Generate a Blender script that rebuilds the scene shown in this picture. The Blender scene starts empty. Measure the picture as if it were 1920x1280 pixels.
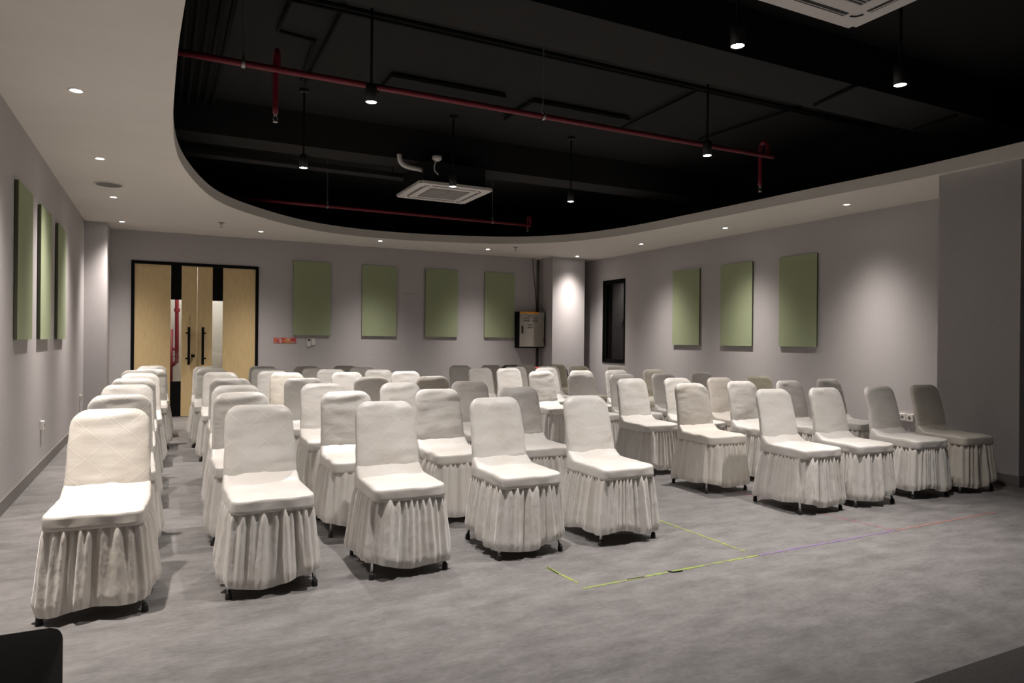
import bpy, bmesh, math, random
from mathutils import Vector, Matrix, noise
random.seed(7)
SC = bpy.context.scene
COL = SC.collection
PI = math.pi

# ------------------------------------------------------------------ camera
F_PX, YAW, PITCH, ROLL, CAM_H = 1301.0, 0.4663, -0.0004, 0.0095, 1.3
def cam_axes():
    F = Vector((math.sin(YAW), math.cos(YAW), 0)); R = Vector((math.cos(YAW), -math.sin(YAW), 0)); U = Vector((0, 0, 1))
    F, U = math.cos(PITCH)*F + math.sin(PITCH)*U, -math.sin(PITCH)*F + math.cos(PITCH)*U
    R, U = math.cos(ROLL)*R + math.sin(ROLL)*U, -math.sin(ROLL)*R + math.cos(ROLL)*U
    return R, U, F
AX = cam_axes()
def at(px, py, axis, val):
    """photo pixel -> point on the plane (axis = val) of the place"""
    R, U, F = AX
    d = F + R*((px-960)/F_PX) - U*((py-640)/F_PX)
    o = Vector((0, 0, CAM_H))
    return o + d*((val-o[axis])/d[axis])
cd = bpy.data.cameras.new('camera'); cam = bpy.data.objects.new('camera', cd); COL.objects.link(cam)
cd.sensor_width = 36; cd.lens = F_PX/1920*36; cd.clip_start = 0.05; cd.clip_end = 100
R, U, F = AX
cam.matrix_world = Matrix(((R.x, U.x, -F.x, 0), (R.y, U.y, -F.y, 0), (R.z, U.z, -F.z, CAM_H), (0, 0, 0, 1)))
SC.camera = cam
# ------------------------------------------------------------------ world, exposure
w = bpy.data.worlds.new('world'); SC.world = w; w.use_nodes = True
w.node_tree.nodes['Background'].inputs[0].default_value = (0.5, 0.5, 0.5, 1)
w.node_tree.nodes['Background'].inputs[1].default_value = 0.004
SC.view_settings.view_transform = 'Standard'; SC.view_settings.look = 'None'
SC.view_settings.gamma = 1.0; SC.view_settings.use_curve_mapping = False
SC.view_settings.exposure = 0.0
DOWN_W, PEND_W = 600.0, 465.0
WARM = (1.0, 0.915, 0.85); NEUTRAL = (1.0, 0.93, 0.885)

# ------------------------------------------------------------------ helpers
def mat(name, col, rough=0.6, metal=0.0, emis=0.0, spec=0.5, noise_amt=0.0, noise_scale=20.0, bump=0.0, bump_scale=200.0, stretch=None):
    m = bpy.data.materials.new(name); m.use_nodes = True
    nt = m.node_tree; b = nt.nodes['Principled BSDF']
    b.inputs['Base Color'].default_value = (*col, 1); b.inputs['Roughness'].default_value = rough
    b.inputs['Metallic'].default_value = metal; b.inputs['Specular IOR Level'].default_value = spec
    if emis:
        b.inputs['Emission Color'].default_value = (*col, 1); b.inputs['Emission Strength'].default_value = emis
    tc = nt.nodes.new('ShaderNodeTexCoord'); mp = nt.nodes.new('ShaderNodeMapping')
    nt.links.new(tc.outputs['Object'], mp.inputs[0])
    if stretch: mp.inputs['Scale'].default_value = stretch
    if noise_amt:
        n = nt.nodes.new('ShaderNodeTexNoise'); n.inputs['Scale'].default_value = noise_scale; n.inputs['Detail'].default_value = 6
        nt.links.new(mp.outputs[0], n.inputs['Vector'])
        r = nt.nodes.new('ShaderNodeMapRange'); r.inputs[1].default_value = 0.3; r.inputs[2].default_value = 0.7
        r.inputs[3].default_value = 1-noise_amt; r.inputs[4].default_value = 1+noise_amt
        nt.links.new(n.outputs[0], r.inputs[0])
        mx = nt.nodes.new('ShaderNodeVectorMath'); mx.operation = 'SCALE'; mx.inputs[0].default_value = col
        nt.links.new(r.outputs[0], mx.inputs['Scale']); nt.links.new(mx.outputs[0], b.inputs['Base Color'])
    if bump:
        n2 = nt.nodes.new('ShaderNodeTexNoise'); n2.inputs['Scale'].default_value = bump_scale; n2.inputs['Detail'].default_value = 3
        nt.links.new(mp.outputs[0], n2.inputs['Vector'])
        bp = nt.nodes.new('ShaderNodeBump'); bp.inputs['Strength'].default_value = bump; bp.inputs['Distance'].default_value = 0.004
        nt.links.new(n2.outputs[0], bp.inputs['Height']); nt.links.new(bp.outputs[0], b.inputs['Normal'])
    return m
def link(name, me, m, parent=None, smooth=False):
    if m and not me.materials: me.materials.append(m)
    o = bpy.data.objects.new(name, me); COL.objects.link(o)
    if parent: o.parent = parent
    if smooth:
        for p in me.polygons: p.use_smooth = True
    return o
def tag(o, label=None, cat=None, group=None, kind=None):
    if label: o['label'] = label
    if cat: o['category'] = cat
    if group: o['group'] = group
    if kind: o['kind'] = kind
    return o
def thing(name, loc, label, cat, group=None, rz=0.0):
    o = bpy.data.objects.new(name, None); COL.objects.link(o); o.empty_display_size = 0.1
    o.location = loc; o.rotation_euler = (0, 0, rz)
    return tag(o, label, cat, group)
class MB:
    def __init__(s): s.bm = bmesh.new()
    def box(s, x0, x1, y0, y1, z0, z1, bevel=0.0, seg=2):
        vs = [s.bm.verts.new((x, y, z)) for z in (z0, z1) for x, y in ((x0, y0), (x1, y0), (x1, y1), (x0, y1))]
        fs = [s.bm.faces.new([vs[i] for i in q]) for q in ((3, 2, 1, 0), (4, 5, 6, 7), (0, 1, 5, 4), (1, 2, 6, 5), (2, 3, 7, 6), (3, 0, 4, 7))]
        if bevel:
            es = list({e for f in fs for e in f.edges})
            bmesh.ops.bevel(s.bm, geom=es, offset=bevel, segments=seg, affect='EDGES', profile=0.5)
        return s
    def tube(s, pts, r, n=10, caps=True, r1=None):
        pts = [Vector(p) for p in pts]; rings = []
        for i, p in enumerate(pts):
            d = (pts[min(i+1, len(pts)-1)] - pts[max(i-1, 0)]).normalized()
            a = Vector((0, 0, 1)) if abs(d.z) < 0.9 else Vector((1, 0, 0))
            u = d.cross(a).normalized(); v = d.cross(u)
            rr = r if r1 is None else r+(r1-r)*i/(len(pts)-1)
            rings.append([s.bm.verts.new(p + (u*math.cos(2*PI*k/n)+v*math.sin(2*PI*k/n))*rr) for k in range(n)])
        for a, b in zip(rings, rings[1:]):
            for k in range(n): s.bm.faces.new((a[k], a[(k+1) % n], b[(k+1) % n], b[k]))
        if caps: s.bm.faces.new(rings[0][::-1]); s.bm.faces.new(rings[-1])
        return s
    def lathe(s, prof, c=(0, 0, 0), n=28, cap0=False, cap1=False):
        rings = [[s.bm.verts.new((c[0]+r*math.cos(2*PI*k/n), c[1]+r*math.sin(2*PI*k/n), c[2]+z)) for k in range(n)] for r, z in prof]
        for a, b in zip(rings, rings[1:]):
            for k in range(n): s.bm.faces.new((a[k], a[(k+1) % n], b[(k+1) % n], b[k]))
        if cap0: s.bm.faces.new(rings[0])
        if cap1: s.bm.faces.new(rings[-1])
        return s
    def poly(s, pts):
        s.bm.faces.new([s.bm.verts.new(p) for p in pts]); return s
    def mesh(s, name='m'):
        bmesh.ops.recalc_face_normals(s.bm, faces=s.bm.faces[:])
        me = bpy.data.meshes.new(name); s.bm.to_mesh(me); s.bm.free(); return me
    def build(s, name, m, parent=None, smooth=False):
        return link(name, s.mesh(name), m, parent, smooth)
def struct(name, mb, m, smooth=False):
    return tag(mb.build(name, m, None, smooth), kind='structure')
def bez(pts, n=8):
    """smooth polyline through the points (Catmull-Rom)"""
    P = [Vector(p) for p in pts]; P = [2*P[0]-P[1]] + P + [2*P[-1]-P[-2]]; out = []
    for i in range(1, len(P)-2):
        for k in range(n):
            t = k/n; a, b, c, d = P[i-1:i+3]
            out.append(0.5*((2*b)+(c-a)*t+(2*a-5*b+4*c-d)*t*t+(3*b-a-3*c+d)*t**3))
    return out+[P[-2]]

# ------------------------------------------------------------------ materials
M = {}
M['wall'] = mat('wall_paint', (0.475, 0.452, 0.455), 0.75, noise_amt=0.035, noise_scale=40, bump=0.12, bump_scale=160)
M['ceiling'] = mat('ceiling_paint', (0.76, 0.725, 0.67), 0.9, noise_amt=0.02, noise_scale=3)
M['floor'] = mat('floor_vinyl', (0.29, 0.275, 0.268), 0.5, spec=0.35)
nt = M['floor'].node_tree; b = nt.nodes['Principled BSDF']
tc = nt.nodes.new('ShaderNodeTexCoord')
n1 = nt.nodes.new('ShaderNodeTexNoise'); n1.inputs['Scale'].default_value = 5.0; n1.inputs['Detail'].default_value = 10; n1.inputs['Roughness'].default_value = 0.68
n2 = nt.nodes.new('ShaderNodeTexNoise'); n2.inputs['Scale'].default_value = 38; n2.inputs['Detail'].default_value = 4
mp = nt.nodes.new('ShaderNodeMapping'); mp.inputs['Scale'].default_value = (0.75, 1.7, 1)
nt.links.new(tc.outputs['Object'], mp.inputs[0]); nt.links.new(mp.outputs[0], n1.inputs['Vector']); nt.links.new(mp.outputs[0], n2.inputs['Vector'])
ad = nt.nodes.new('ShaderNodeMath'); ad.operation = 'MULTIPLY_ADD'; ad.inputs[1].default_value = 0.35
nt.links.new(n2.outputs[0], ad.inputs[0]); nt.links.new(n1.outputs[0], ad.inputs[2])
cr = nt.nodes.new('ShaderNodeValToRGB'); cr.color_ramp.elements[0].position = 0.48; cr.color_ramp.elements[1].position = 0.88
cr.color_ramp.elements[0].color = (0.118, 0.113, 0.111, 1); cr.color_ramp.elements[1].color = (0.232, 0.223, 0.219, 1)
nt.links.new(ad.outputs[0], cr.inputs[0]); nt.links.new(cr.outputs[0], b.inputs['Base Color'])
M['front'] = mat('black_stage_cloth', (0.02, 0.02, 0.021), 0.95)
M['carpet'] = mat('stage_carpet', (0.045, 0.043, 0.042), 0.95, noise_amt=0.35, noise_scale=180, bump=0.6, bump_scale=400)
M['base'] = mat('skirting_board', (0.20, 0.185, 0.175), 0.6)
M['slab'] = mat('black_slab', (0.0038, 0.0036, 0.0034), 0.9, noise_amt=0.15, noise_scale=5)
M['void'] = mat('black_paint', (0.0015, 0.0015, 0.0015), 0.9)
M['beam'] = mat('beam_paint', (0.0085, 0.008, 0.0077), 0.9, noise_amt=0.1, noise_scale=6)
M['black'] = mat('black_metal', (0.008, 0.008, 0.008), 0.5)
M['blackpipe'] = mat('black_conduit', (0.003, 0.003, 0.003), 0.8, spec=0.2)
M['red'] = mat('red_pipe_paint', (0.19, 0.008, 0.022), 0.5)
M['rod'] = mat('zinc_rod', (0.35, 0.34, 0.33), 0.4, metal=0.6)
M['brass'] = mat('sprinkler_metal', (0.6, 0.58, 0.55), 0.35, metal=0.8)
M['green'] = mat('green_felt', (0.335, 0.385, 0.235), 0.95, noise_amt=0.05, noise_scale=90, bump=0.35, bump_scale=350)
M['core'] = mat('panel_core', (0.075, 0.08, 0.05), 0.9)
M['wood'] = mat('maple_veneer', (0.72, 0.545, 0.285), 0.5, noise_amt=0.08, noise_scale=9, stretch=(6, 6, 0.7))
M['frame'] = mat('black_frame', (0.004, 0.004, 0.004), 0.8, spec=0.12)
M['white'] = mat('white_plastic', (0.72, 0.69, 0.66), 0.45)
M['acgrey'] = mat('grille_shadow', (0.16, 0.15, 0.15), 0.6)
M['acslat'] = mat('grille_slat', (0.42, 0.40, 0.39), 0.5)
M['corridor'] = mat('corridor_white', (0.78, 0.75, 0.70), 0.8)
M['lens'] = mat('lamp_lens', (1.0, 0.95, 0.88), 0.4, emis=40.0)
M['tube'] = mat('corridor_tube', (1.0, 0.97, 0.92), 0.4, emis=75.0)
M['panelgrey'] = mat('panel_door_grey', (0.33, 0.31, 0.27), 0.55)
M['orange'] = mat('orange_strip', (0.75, 0.33, 0.04), 0.5)
M['ink'] = mat('black_ink', (0.012, 0.010, 0.010), 0.6)
M['steel'] = mat('chrome_leg', (0.72, 0.71, 0.69), 0.22, metal=1.0)
M['rubber'] = mat('black_rubber', (0.012, 0.011, 0.010), 0.6)
M['redvinyl'] = mat('red_upholstery', (0.50, 0.02, 0.03), 0.5)
M['blackvinyl'] = mat('black_upholstery', (0.012, 0.012, 0.012), 0.5)
M['boxskin'] = mat('black_cabinet_skin', (0.006, 0.006, 0.0065), 0.85, spec=0.2, noise_amt=0.2, noise_scale=120)
def tape_mat(name, col):
    m = mat(name, col, 0.5); nt = m.node_tree; b = nt.nodes['Principled BSDF']
    tc = nt.nodes.new('ShaderNodeTexCoord'); n = nt.nodes.new('ShaderNodeTexNoise'); n.inputs['Scale'].default_value = 22; n.inputs['Detail'].default_value = 6
    nt.links.new(tc.outputs['Object'], n.inputs['Vector'])
    r = nt.nodes.new('ShaderNodeMapRange'); r.inputs[1].default_value = 0.42; r.inputs[2].default_value = 0.62; nt.links.new(n.outputs[0], r.inputs[0])
    mx = nt.nodes.new('ShaderNodeMix'); mx.data_type = 'RGBA'; mx.inputs[6].default_value = (*col, 1); mx.inputs[7].default_value = (0.19, 0.18, 0.16, 1)
    sc = nt.nodes.new('ShaderNodeMath'); sc.operation = 'MULTIPLY'; sc.inputs[1].default_value = 0.85
    nt.links.new(r.outputs[0], sc.inputs[0]); nt.links.new(sc.outputs[0], mx.inputs[0]); nt.links.new(mx.outputs[2], b.inputs['Base Color'])
    return m
def glass_mat(name, tint, gloss):
    m = bpy.data.materials.new(name); m.use_nodes = True; nt = m.node_tree; nt.nodes.clear()
    out = nt.nodes.new('ShaderNodeOutputMaterial'); t = nt.nodes.new('ShaderNodeBsdfTransparent'); t.inputs[0].default_value = (*tint, 1)
    g = nt.nodes.new('ShaderNodeBsdfGlossy'); g.inputs['Roughness'].default_value = 0.03
    mx = nt.nodes.new('ShaderNodeMixShader'); mx.inputs[0].default_value = gloss
    nt.links.new(t.outputs[0], mx.inputs[1]); nt.links.new(g.outputs[0], mx.inputs[2]); nt.links.new(mx.outputs[0], out.inputs[0])
    return m
M['glass'] = glass_mat('clear_glass', (0.93, 0.94, 0.94), 0.05)
M['darkglass'] = glass_mat('dark_glass', (0.35, 0.35, 0.36), 0.06)

def cloth_mat(name, seams, rough, sheen, bump, fine):
    m = bpy.data.materials.new(name); m.use_nodes = True; nt = m.node_tree; b = nt.nodes['Principled BSDF']
    L = nt.links.new; N = nt.nodes.new
    b.inputs['Roughness'].default_value = rough; b.inputs['Sheen Weight'].default_value = sheen; b.inputs['Sheen Roughness'].default_value = 0.4
    b.inputs['Specular IOR Level'].default_value = 0.75 if name == 'skirt_satin' else 0.45
    oi = N('ShaderNodeObjectInfo'); tc = N('ShaderNodeTexCoord')
    # fabric tone: slight shift from cover to cover, faint yellowing in patches
    ramp = N('ShaderNodeMix'); ramp.data_type = 'RGBA'; ramp.inputs[6].default_value = (0.69, 0.668, 0.64, 1); ramp.inputs[7].default_value = (0.63, 0.593, 0.547, 1)
    n0 = N('ShaderNodeTexNoise'); n0.inputs['Scale'].default_value = 5.0; n0.inputs['Detail'].default_value = 3
    va = N('ShaderNodeVectorMath'); va.operation = 'ADD'; L(tc.outputs['Object'], va.inputs[0])
    rv = N('ShaderNodeMath'); rv.operation = 'MULTIPLY'; rv.inputs[1].default_value = 37.0; L(oi.outputs['Random'], rv.inputs[0]); L(rv.outputs[0], va.inputs[1])
    L(va.outputs[0], n0.inputs['Vector'])
    mm = N('ShaderNodeMapRange'); mm.inputs[1].default_value = 0.4; mm.inputs[2].default_value = 0.75; L(n0.outputs[0], mm.inputs[0]); L(mm.outputs[0], ramp.inputs[0])
    col = ramp.outputs[2]
    n1 = N('ShaderNodeTexNoise'); n1.inputs['Scale'].default_value = fine; n1.inputs['Detail'].default_value = 2
    mp = N('ShaderNodeMapping'); mp.inputs['Scale'].default_value = (1, 1, 0.38) if not seams else (0.6, 0.6, 1.6); L(va.outputs[0], mp.inputs[0]); L(mp.outputs[0], n1.inputs['Vector'])
    hsum = n1.outputs[0]
    if seams:
        sx = N('ShaderNodeSeparateXYZ'); L(va.outputs[0], sx.inputs[0])
        best = None
        for sgn in (1, -1):
            a = N('ShaderNodeMath'); a.operation = 'MULTIPLY_ADD'; a.inputs[1].default_value = 0.85*sgn; L(sx.outputs['X'], a.inputs[0]); L(sx.outputs['Z'], a.inputs[2])
            d = N('ShaderNodeMath'); d.operation = 'PINGPONG'; d.inputs[1].default_value = 0.075; L(a.outputs[0], d.inputs[0])
            if best is None: best = d.outputs[0]
            else:
                mn = N('ShaderNodeMath'); mn.operation = 'MINIMUM'; L(best, mn.inputs[0]); L(d.outputs[0], mn.inputs[1]); best = mn.outputs[0]
        ln = N('ShaderNodeMapRange'); ln.inputs[1].default_value = 0.0; ln.inputs[2].default_value = 0.0032; ln.inputs[3].default_value = 1; ln.inputs[4].default_value = 0; L(best, ln.inputs[0])
        mx = N('ShaderNodeMix'); mx.data_type = 'RGBA'; mx.inputs[7].default_value = (0.90, 0.86, 0.78, 1)
        k = N('ShaderNodeMath'); k.operation = 'MULTIPLY'; k.inputs[1].default_value = 0.5; L(ln.outputs[0], k.inputs[0]); L(k.outputs[0], mx.inputs[0]); L(col, mx.inputs[6]); col = mx.outputs[2]
        ma = N('ShaderNodeMath'); ma.operation = 'MULTIPLY_ADD'; ma.inputs[1].default_value = 0.4; L(ln.outputs[0], ma.inputs[0]); L(hsum, ma.inputs[2]); hsum = ma.outputs[0]
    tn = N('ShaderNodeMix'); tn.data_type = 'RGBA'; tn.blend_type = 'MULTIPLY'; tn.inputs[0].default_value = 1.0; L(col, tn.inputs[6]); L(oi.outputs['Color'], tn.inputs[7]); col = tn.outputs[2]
    L(col, b.inputs['Base Color'])
    bp = N('ShaderNodeBump'); bp.inputs['Strength'].default_value = bump; bp.inputs['Distance'].default_value = 0.008
    L(hsum, bp.inputs['Height']); L(bp.outputs[0], b.inputs['Normal'])
    return m
M['cloth_back'] = cloth_mat('cover_quilted', True, 0.40, 0.22, 0.32, 16)
M['cloth_seat'] = cloth_mat('cover_seat', False, 0.42, 0.1, 0.25, 14)
M['satin'] = cloth_mat('skirt_satin', False, 0.24, 0.5, 0.6, 40)

# ------------------------------------------------------------------ the room
XL, XR, YB, YF, ZC, ZS = -1.046, 8.123, 12.667, -3.0, 3.022, 4.0
FT = 0.125   # depth of the dropped ceiling's edge
struct('floor', MB().box(XL-0.2, XR+0.2, YF-0.2, 14.6, -0.1, 0.0), M['floor'])
struct('floor_stage_carpet', MB().box(XL, XR, YF, 1.675, 0.0, 0.008), M['carpet'])
DX0, DX1, DZ = -0.46, 1.47, 2.543
wl = struct('wall_left', MB().box(XL-0.15, XL, YF, YB+0.15, 0, ZC+FT), M['wall'])
wb = MB(); T = 0.14
wb.box(XL, DX0, YB, YB+T, 0, ZC+FT).box(DX1, XR+0.15, YB, YB+T, 0, ZC+FT).box(DX0, DX1, YB, YB+T, DZ, ZC+FT)
struct('wall_back', wb, M['wall'])
WY0, WY1, WZ0, WZ1 = 11.20, 11.965, 0.88, 2.56
wr = MB()
wr.box(XR, XR+0.15, YF, WY0, 0, ZC+FT).box(XR, XR+0.15, WY1, YB, 0, ZC+FT).box(XR, XR+0.15, WY0, WY1, 0, WZ0).box(XR, XR+0.15, WY0, WY1, WZ1, ZC+FT)
struct('wall_right', wr, M['wall'])
struct('wall_front', MB().box(XL, XR, YF-0.15, YF, 0, ZC+FT), M['front'])
struct('wall_column_left', MB().box(XL, -0.755, 12.01, YB, 0, ZC), M['wall'])
struct('wall_column_right', MB().box(7.05, 7.815, 12.20, YB, 0, ZC), M['wall'])
struct('wall_pillar_right', MB().box(7.041, XR, 3.60, 4.36, 0, ZC), M['wall'])
# skirting boards
BH = 0.105
struct('baseboard_left', MB().box(XL, XL+0.012, YF, 7.48, 0, BH).box(XL, XL+0.012, 7.484, 12.01, 0, BH), M['base'])
struct('baseboard_back', MB().box(-0.755, DX0, YB-0.012, YB, 0, BH).box(DX1, 7.05, YB-0.012, YB, 0, BH), M['base'])
struct('baseboard_right', MB().box(XR-0.012, XR, 4.36, YB, 0, BH), M['base'])
struct('baseboard_pillar', MB().box(7.029, 7.041, 3.588, 4.372, 0, BH).box(7.041, XR, 3.588, 3.60, 0, BH), M['base'])
struct('baseboard_column', MB().box(XL+0.012, -0.743, 11.998, 12.01, 0, BH).box(-0.755, -0.743, 12.01, YB-0.012, 0, BH), M['base'])
struct('baseboard_column_right', MB().box(7.038, 7.827, 12.188, 12.20, 0, BH).box(7.038, 7.05, 12.20, YB-0.012, 0, BH), M['base'])

# dropped ceiling with its free-form opening
px_edge = [(352, 0), (338, 80), (329, 180), (327, 230), (330, 272), (343, 309), (372, 345), (415, 382), (491, 407), (582, 431), (710, 446.7), (850, 454.5), (983, 457.3), (1060, 453.5), (1155, 442.7), (1315, 413), (1498, 377), (1681, 342), (1800, 317), (1920, 290)]
edge = [at(px, py, 2, ZC) for px, py in px_edge]
front = [(6.75, 1.6), (6.3, 0.2), (5.3, -1.0), (3.6, -1.5), (1.9, -1.0), (0.85, 0.1), (0.32, 1.5), (0.15, 2.8)]
loop = [(p.x, p.y, 0) for p in edge] + [(x, y, 0) for x, y in front]
loop = bez(loop + [loop[0]], 10)
CX, CY = 3.45, 4.8
polar = sorted((math.atan2(p.y-CY, p.x-CX), (Vector((p.x, p.y))-Vector((CX, CY))).length) for p in loop)
def rad(a):
    ks = polar
    for i in range(len(ks)):
        a0, r0 = ks[i-1]; a1, r1 = ks[i]
        if i == 0:
            a0 -= 2*PI
            if a > ks[-1][0]: a -= 2*PI
        if a0 <= a <= a1 and a1 > a0: return r0+(r1-r0)*(a-a0)/(a1-a0)
    return ks[0][1]
# smooth outline: radius averaged over a few degrees
RN = 360; raw = [rad(-PI+2*PI*k/RN) for k in range(RN)]
wts = [math.exp(-(j/4.0)**2/2) for j in range(-10, 11)]
smo = [sum(wts[j+10]*raw[(k+j) % RN] for j in range(-10, 11))/sum(wts) for k in range(RN)]
def rad(a):
    u = (a+PI)/(2*PI)*RN; i = int(math.floor(u)); fr_ = u-i
    return smo[i % RN]*(1-fr_)+smo[(i+1) % RN]*fr_
angs = [-PI+2*PI*k/240 for k in range(240)] + [math.atan2(y-CY, x-CX) for x in (XL, XR) for y in (YF, YB)]
angs.sort()
def outer(a):
    c, s_ = math.cos(a), math.sin(a); t = []
    if abs(c) > 1e-9: t.append(((XR if c > 0 else XL)-CX)/c)
    if abs(s_) > 1e-9: t.append(((YB if s_ > 0 else YF)-CY)/s_)
    k = min(v for v in t if v > 0); return CX+c*k, CY+s_*k
cm = MB(); rings = []
for a in angs:
    r = rad(a); xi, yi = CX+r*math.cos(a), CY+r*math.sin(a); xo, yo = outer(a)
    rings.append([cm.bm.verts.new(p) for p in ((xi, yi, ZC), (xi, yi, ZC+FT), (xo, yo, ZC+FT), (xo, yo, ZC))])
for i in range(len(rings)):
    A_, B_ = rings[i-1], rings[i]
    for k in range(4): cm.bm.faces.new((A_[k], A_[(k+1) % 4], B_[(k+1) % 4], B_[k]))
struct('ceiling', cm, M['ceiling'])
# black void above
struct('ceiling_slab', MB().box(XL-0.15, XR+0.15, YF-0.15, YB+0.15, ZS, ZS+0.15), M['slab'])
vw = MB(); e = 0.15
vw.box(XL-e, XL, YF, YB, ZC+FT, ZS).box(XR, XR+e, YF, YB, ZC+FT, ZS).box(XL-e, XR+e, YB, YB+e, ZC+FT, ZS).box(XL-e, XR+e, YF-e, YF, ZC+FT, ZS)
struct('wall_void', vw, M['void'])
bm_ = MB()
for y0, y1, zb in ((4.14, 4.74, 3.60), (8.50, 8.95, 3.60), (-0.3, 0.3, 3.6)): bm_.box(XL, XR, y0, y1, zb, ZS)
struct('ceiling_beams', bm_, M['beam'])

# corridor behind the glazed door
struct('wall_corridor', MB().box(-2.5, 4.0, 14.3, 14.4, 0, 2.8).box(-2.6, -2.5, YB+T, 14.4, 0, 2.8).box(4.0, 4.1, YB+T, 14.4, 0, 2.8), M['corridor'])
struct('ceiling_corridor', MB().box(-2.5, 4.0, YB+T, 14.4, 2.8, 2.9), M['corridor'])
tl = thing('corridor_ceiling_lamp', (0.6, 13.5, 2.76), 'bare white tube lamp on the corridor ceiling behind the wooden doors', 'lamp')
MB().box(-0.65, 0.65, -0.05, 0.05, 0.015, 0.04).build('base_plate', M['white'], tl)
MB().tube([(-0.6, 0, -0.02), (0.6, 0, -0.02)], 0.03, 12).build('tube', M['tube'], tl)

# ------------------------------------------------------------------ double door
fr = MB(); f = 0.045
fr.box(DX0, DX0+f, YB-0.015, YB+T, 0, DZ).box(DX1-f, DX1, YB-0.015, YB+T, 0, DZ).box(DX0+f, DX1-f, YB-0.015, YB+T, DZ-f, DZ)
d1 = bpy.data.objects.new('door_1', None); COL.objects.link(d1); d1.location = (0, 0, 0)
tag(d1, 'maple double door in a black frame with two narrow glazed strips', 'door', kind='structure')
fr.build('door_frame', M['frame'], d1)
LY0, LY1 = YB+0.02, YB+0.065
def leaf(x0, x1, s0, s1, hx, post):
    z0, z1 = 0.008, DZ-f-0.004
    lf = MB().box(x0, s0, LY0, LY1, z0, z1, 0.002, 1).box(s1, x1, LY0, LY1, z0, z1, 0.002, 1).build('door_leaf', M['wood'], d1)
    MB().box(s0+0.001, s1-0.001, LY0+0.006, LY1-0.006, 1.932, z1).build('black_infill', M['frame'], lf)
    MB().box(s0+0.001, s1-0.001, LY0+0.006, LY1-0.006, z0, 0.585).build('black_infill', M['frame'], lf)
    MB().box(s0+0.001, s1-0.001, LY0+0.018, LY1-0.018, 0.5855, 1.9315).build('pane', M['glass'], lf)
    hd = MB().box(hx-0.02, hx+0.02, LY0-0.085, LY0-0.045, 0.86, 1.485, 0.003, 1)
    for z in (0.965, 1.385): hd.tube([(hx+post*0.0, LY0-0.05, z), (hx+post*0.0, LY0, z)], 0.014, 10).tube([(hx, LY0-0.065, z), (hx+post*0.05, LY0-0.06, z)], 0.013, 10)
    hd.build('pull_handle', M['frame'], lf)
    return lf
l1 = leaf(DX0+f+0.003, 0.508, 0.112, 0.272, 0.385, -1)
l2 = leaf(0.512, DX1-f-0.003, 0.742, 0.905, 0.595, 1)
MB().box(0.42, 0.475, LY0-0.06, LY0-0.02, 0.985, 1.03, 0.004, 1).tube([(0.448, LY0-0.02, 1.007), (0.448, LY0, 1.007)], 0.016, 12).build('lock_knob', M['frame'], l1)
MB().box(0.485, 0.505, LY0-0.006, LY0, 0.01, DZ-f-0.006).build('closing_strip', M['wood'], l1)
st = MB()
for k, (h_, w_) in enumerate(((0.010, 0.018), (0.012, 0.010), (0.016, 0.016), (0.008, 0.012), (0.018, 0.006), (0.007, 0.014), (0.012, 0.010))):
    z = 1.665-k*0.022; st.box(0.395-w_/2, 0.395+w_/2, LY0-0.0015, LY0, z-h_/2, z+h_/2)
st.build('lettering', M['ink'], l1)
# red hydrant pipes seen through the glass
hp = thing('hydrant_pipe', (0, 0, 0), 'dark red hydrant pipes on the white corridor wall seen through door glass', 'pipe')
Yp = 14.1
def cp(px, py, y=Yp): return at(px, py, 1, y)
a_, b_, c_ = cp(331.8, 560), cp(331.5, 670), cp(320.5, 686)
top = Vector((a_.x, Yp, 2.8)); q = Vector((b_.x-0.02, Yp, b_.z-0.09))
MB().tube(bez([top, a_, b_, q, (c_.x, Yp, c_.z)], 6), 0.033, 12).build('riser', M['red'], hp, True)
k_ = cp(332, 581); MB().tube([(k_.x, Yp, k_.z-0.03), (k_.x, Yp, k_.z+0.03)], 0.052, 14).build('coupling', M['red'], hp)
k_ = cp(331, 664); MB().tube([(k_.x, Yp, k_.z-0.05), (k_.x, Yp, k_.z-0.035)], 0.05, 14).build('flange', M['red'], hp)
k0 = cp(320.5, 617); MB().tube([(k0.x, Yp, k0.z), (k0.x, Yp, 0)], 0.036, 12).build('main_pipe', M['red'], hp, True)
k1 = cp(331.5, 654); MB().tube([(k0.x, Yp, k1.z), (k1.x, Yp, k1.z)], 0.028, 10).build('cross_pipe', M['red'], hp, True)

# ------------------------------------------------------------------ window in right wall
wn = bpy.data.objects.new('window_1', None); COL.objects.link(wn); tag(wn, 'tall narrow black-framed window in the right wall', 'window', kind='structure')
wf = MB(); q = 0.035
wf.box(XR-0.012, XR+0.13, WY0, WY0+q, WZ0, WZ1).box(XR-0.012, XR+0.13, WY1-q, WY1, WZ0, WZ1).box(XR-0.012, XR+0.13, WY0+q, WY1-q, WZ0, WZ0+q).box(XR-0.012, XR+0.13, WY0+q, WY1-q, WZ1-q, WZ1)
wf.build('window_frame', M['frame'], wn)
sf = MB(); s0, s1, t0, t1 = WY0+q+0.004, WY1-q-0.004, WZ0+q+0.004, WZ1-q-0.004; g = 0.04
sf.box(XR+0.02, XR+0.07, s0, s0+g, t0, t1).box(XR+0.02, XR+0.07, s1-g, s1, t0, t1).box(XR+0.02, XR+0.07, s0+g, s1-g, t0, t0+g).box(XR+0.02, XR+0.07, s0+g, s1-g, t1-g, t1)
sh = sf.build('sash', M['frame'], wn)
MB().box(XR+0.043, XR+0.047, s0+g, s1-g, t0+g, t1-g).build('pane', M['darkglass'], sh)
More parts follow.
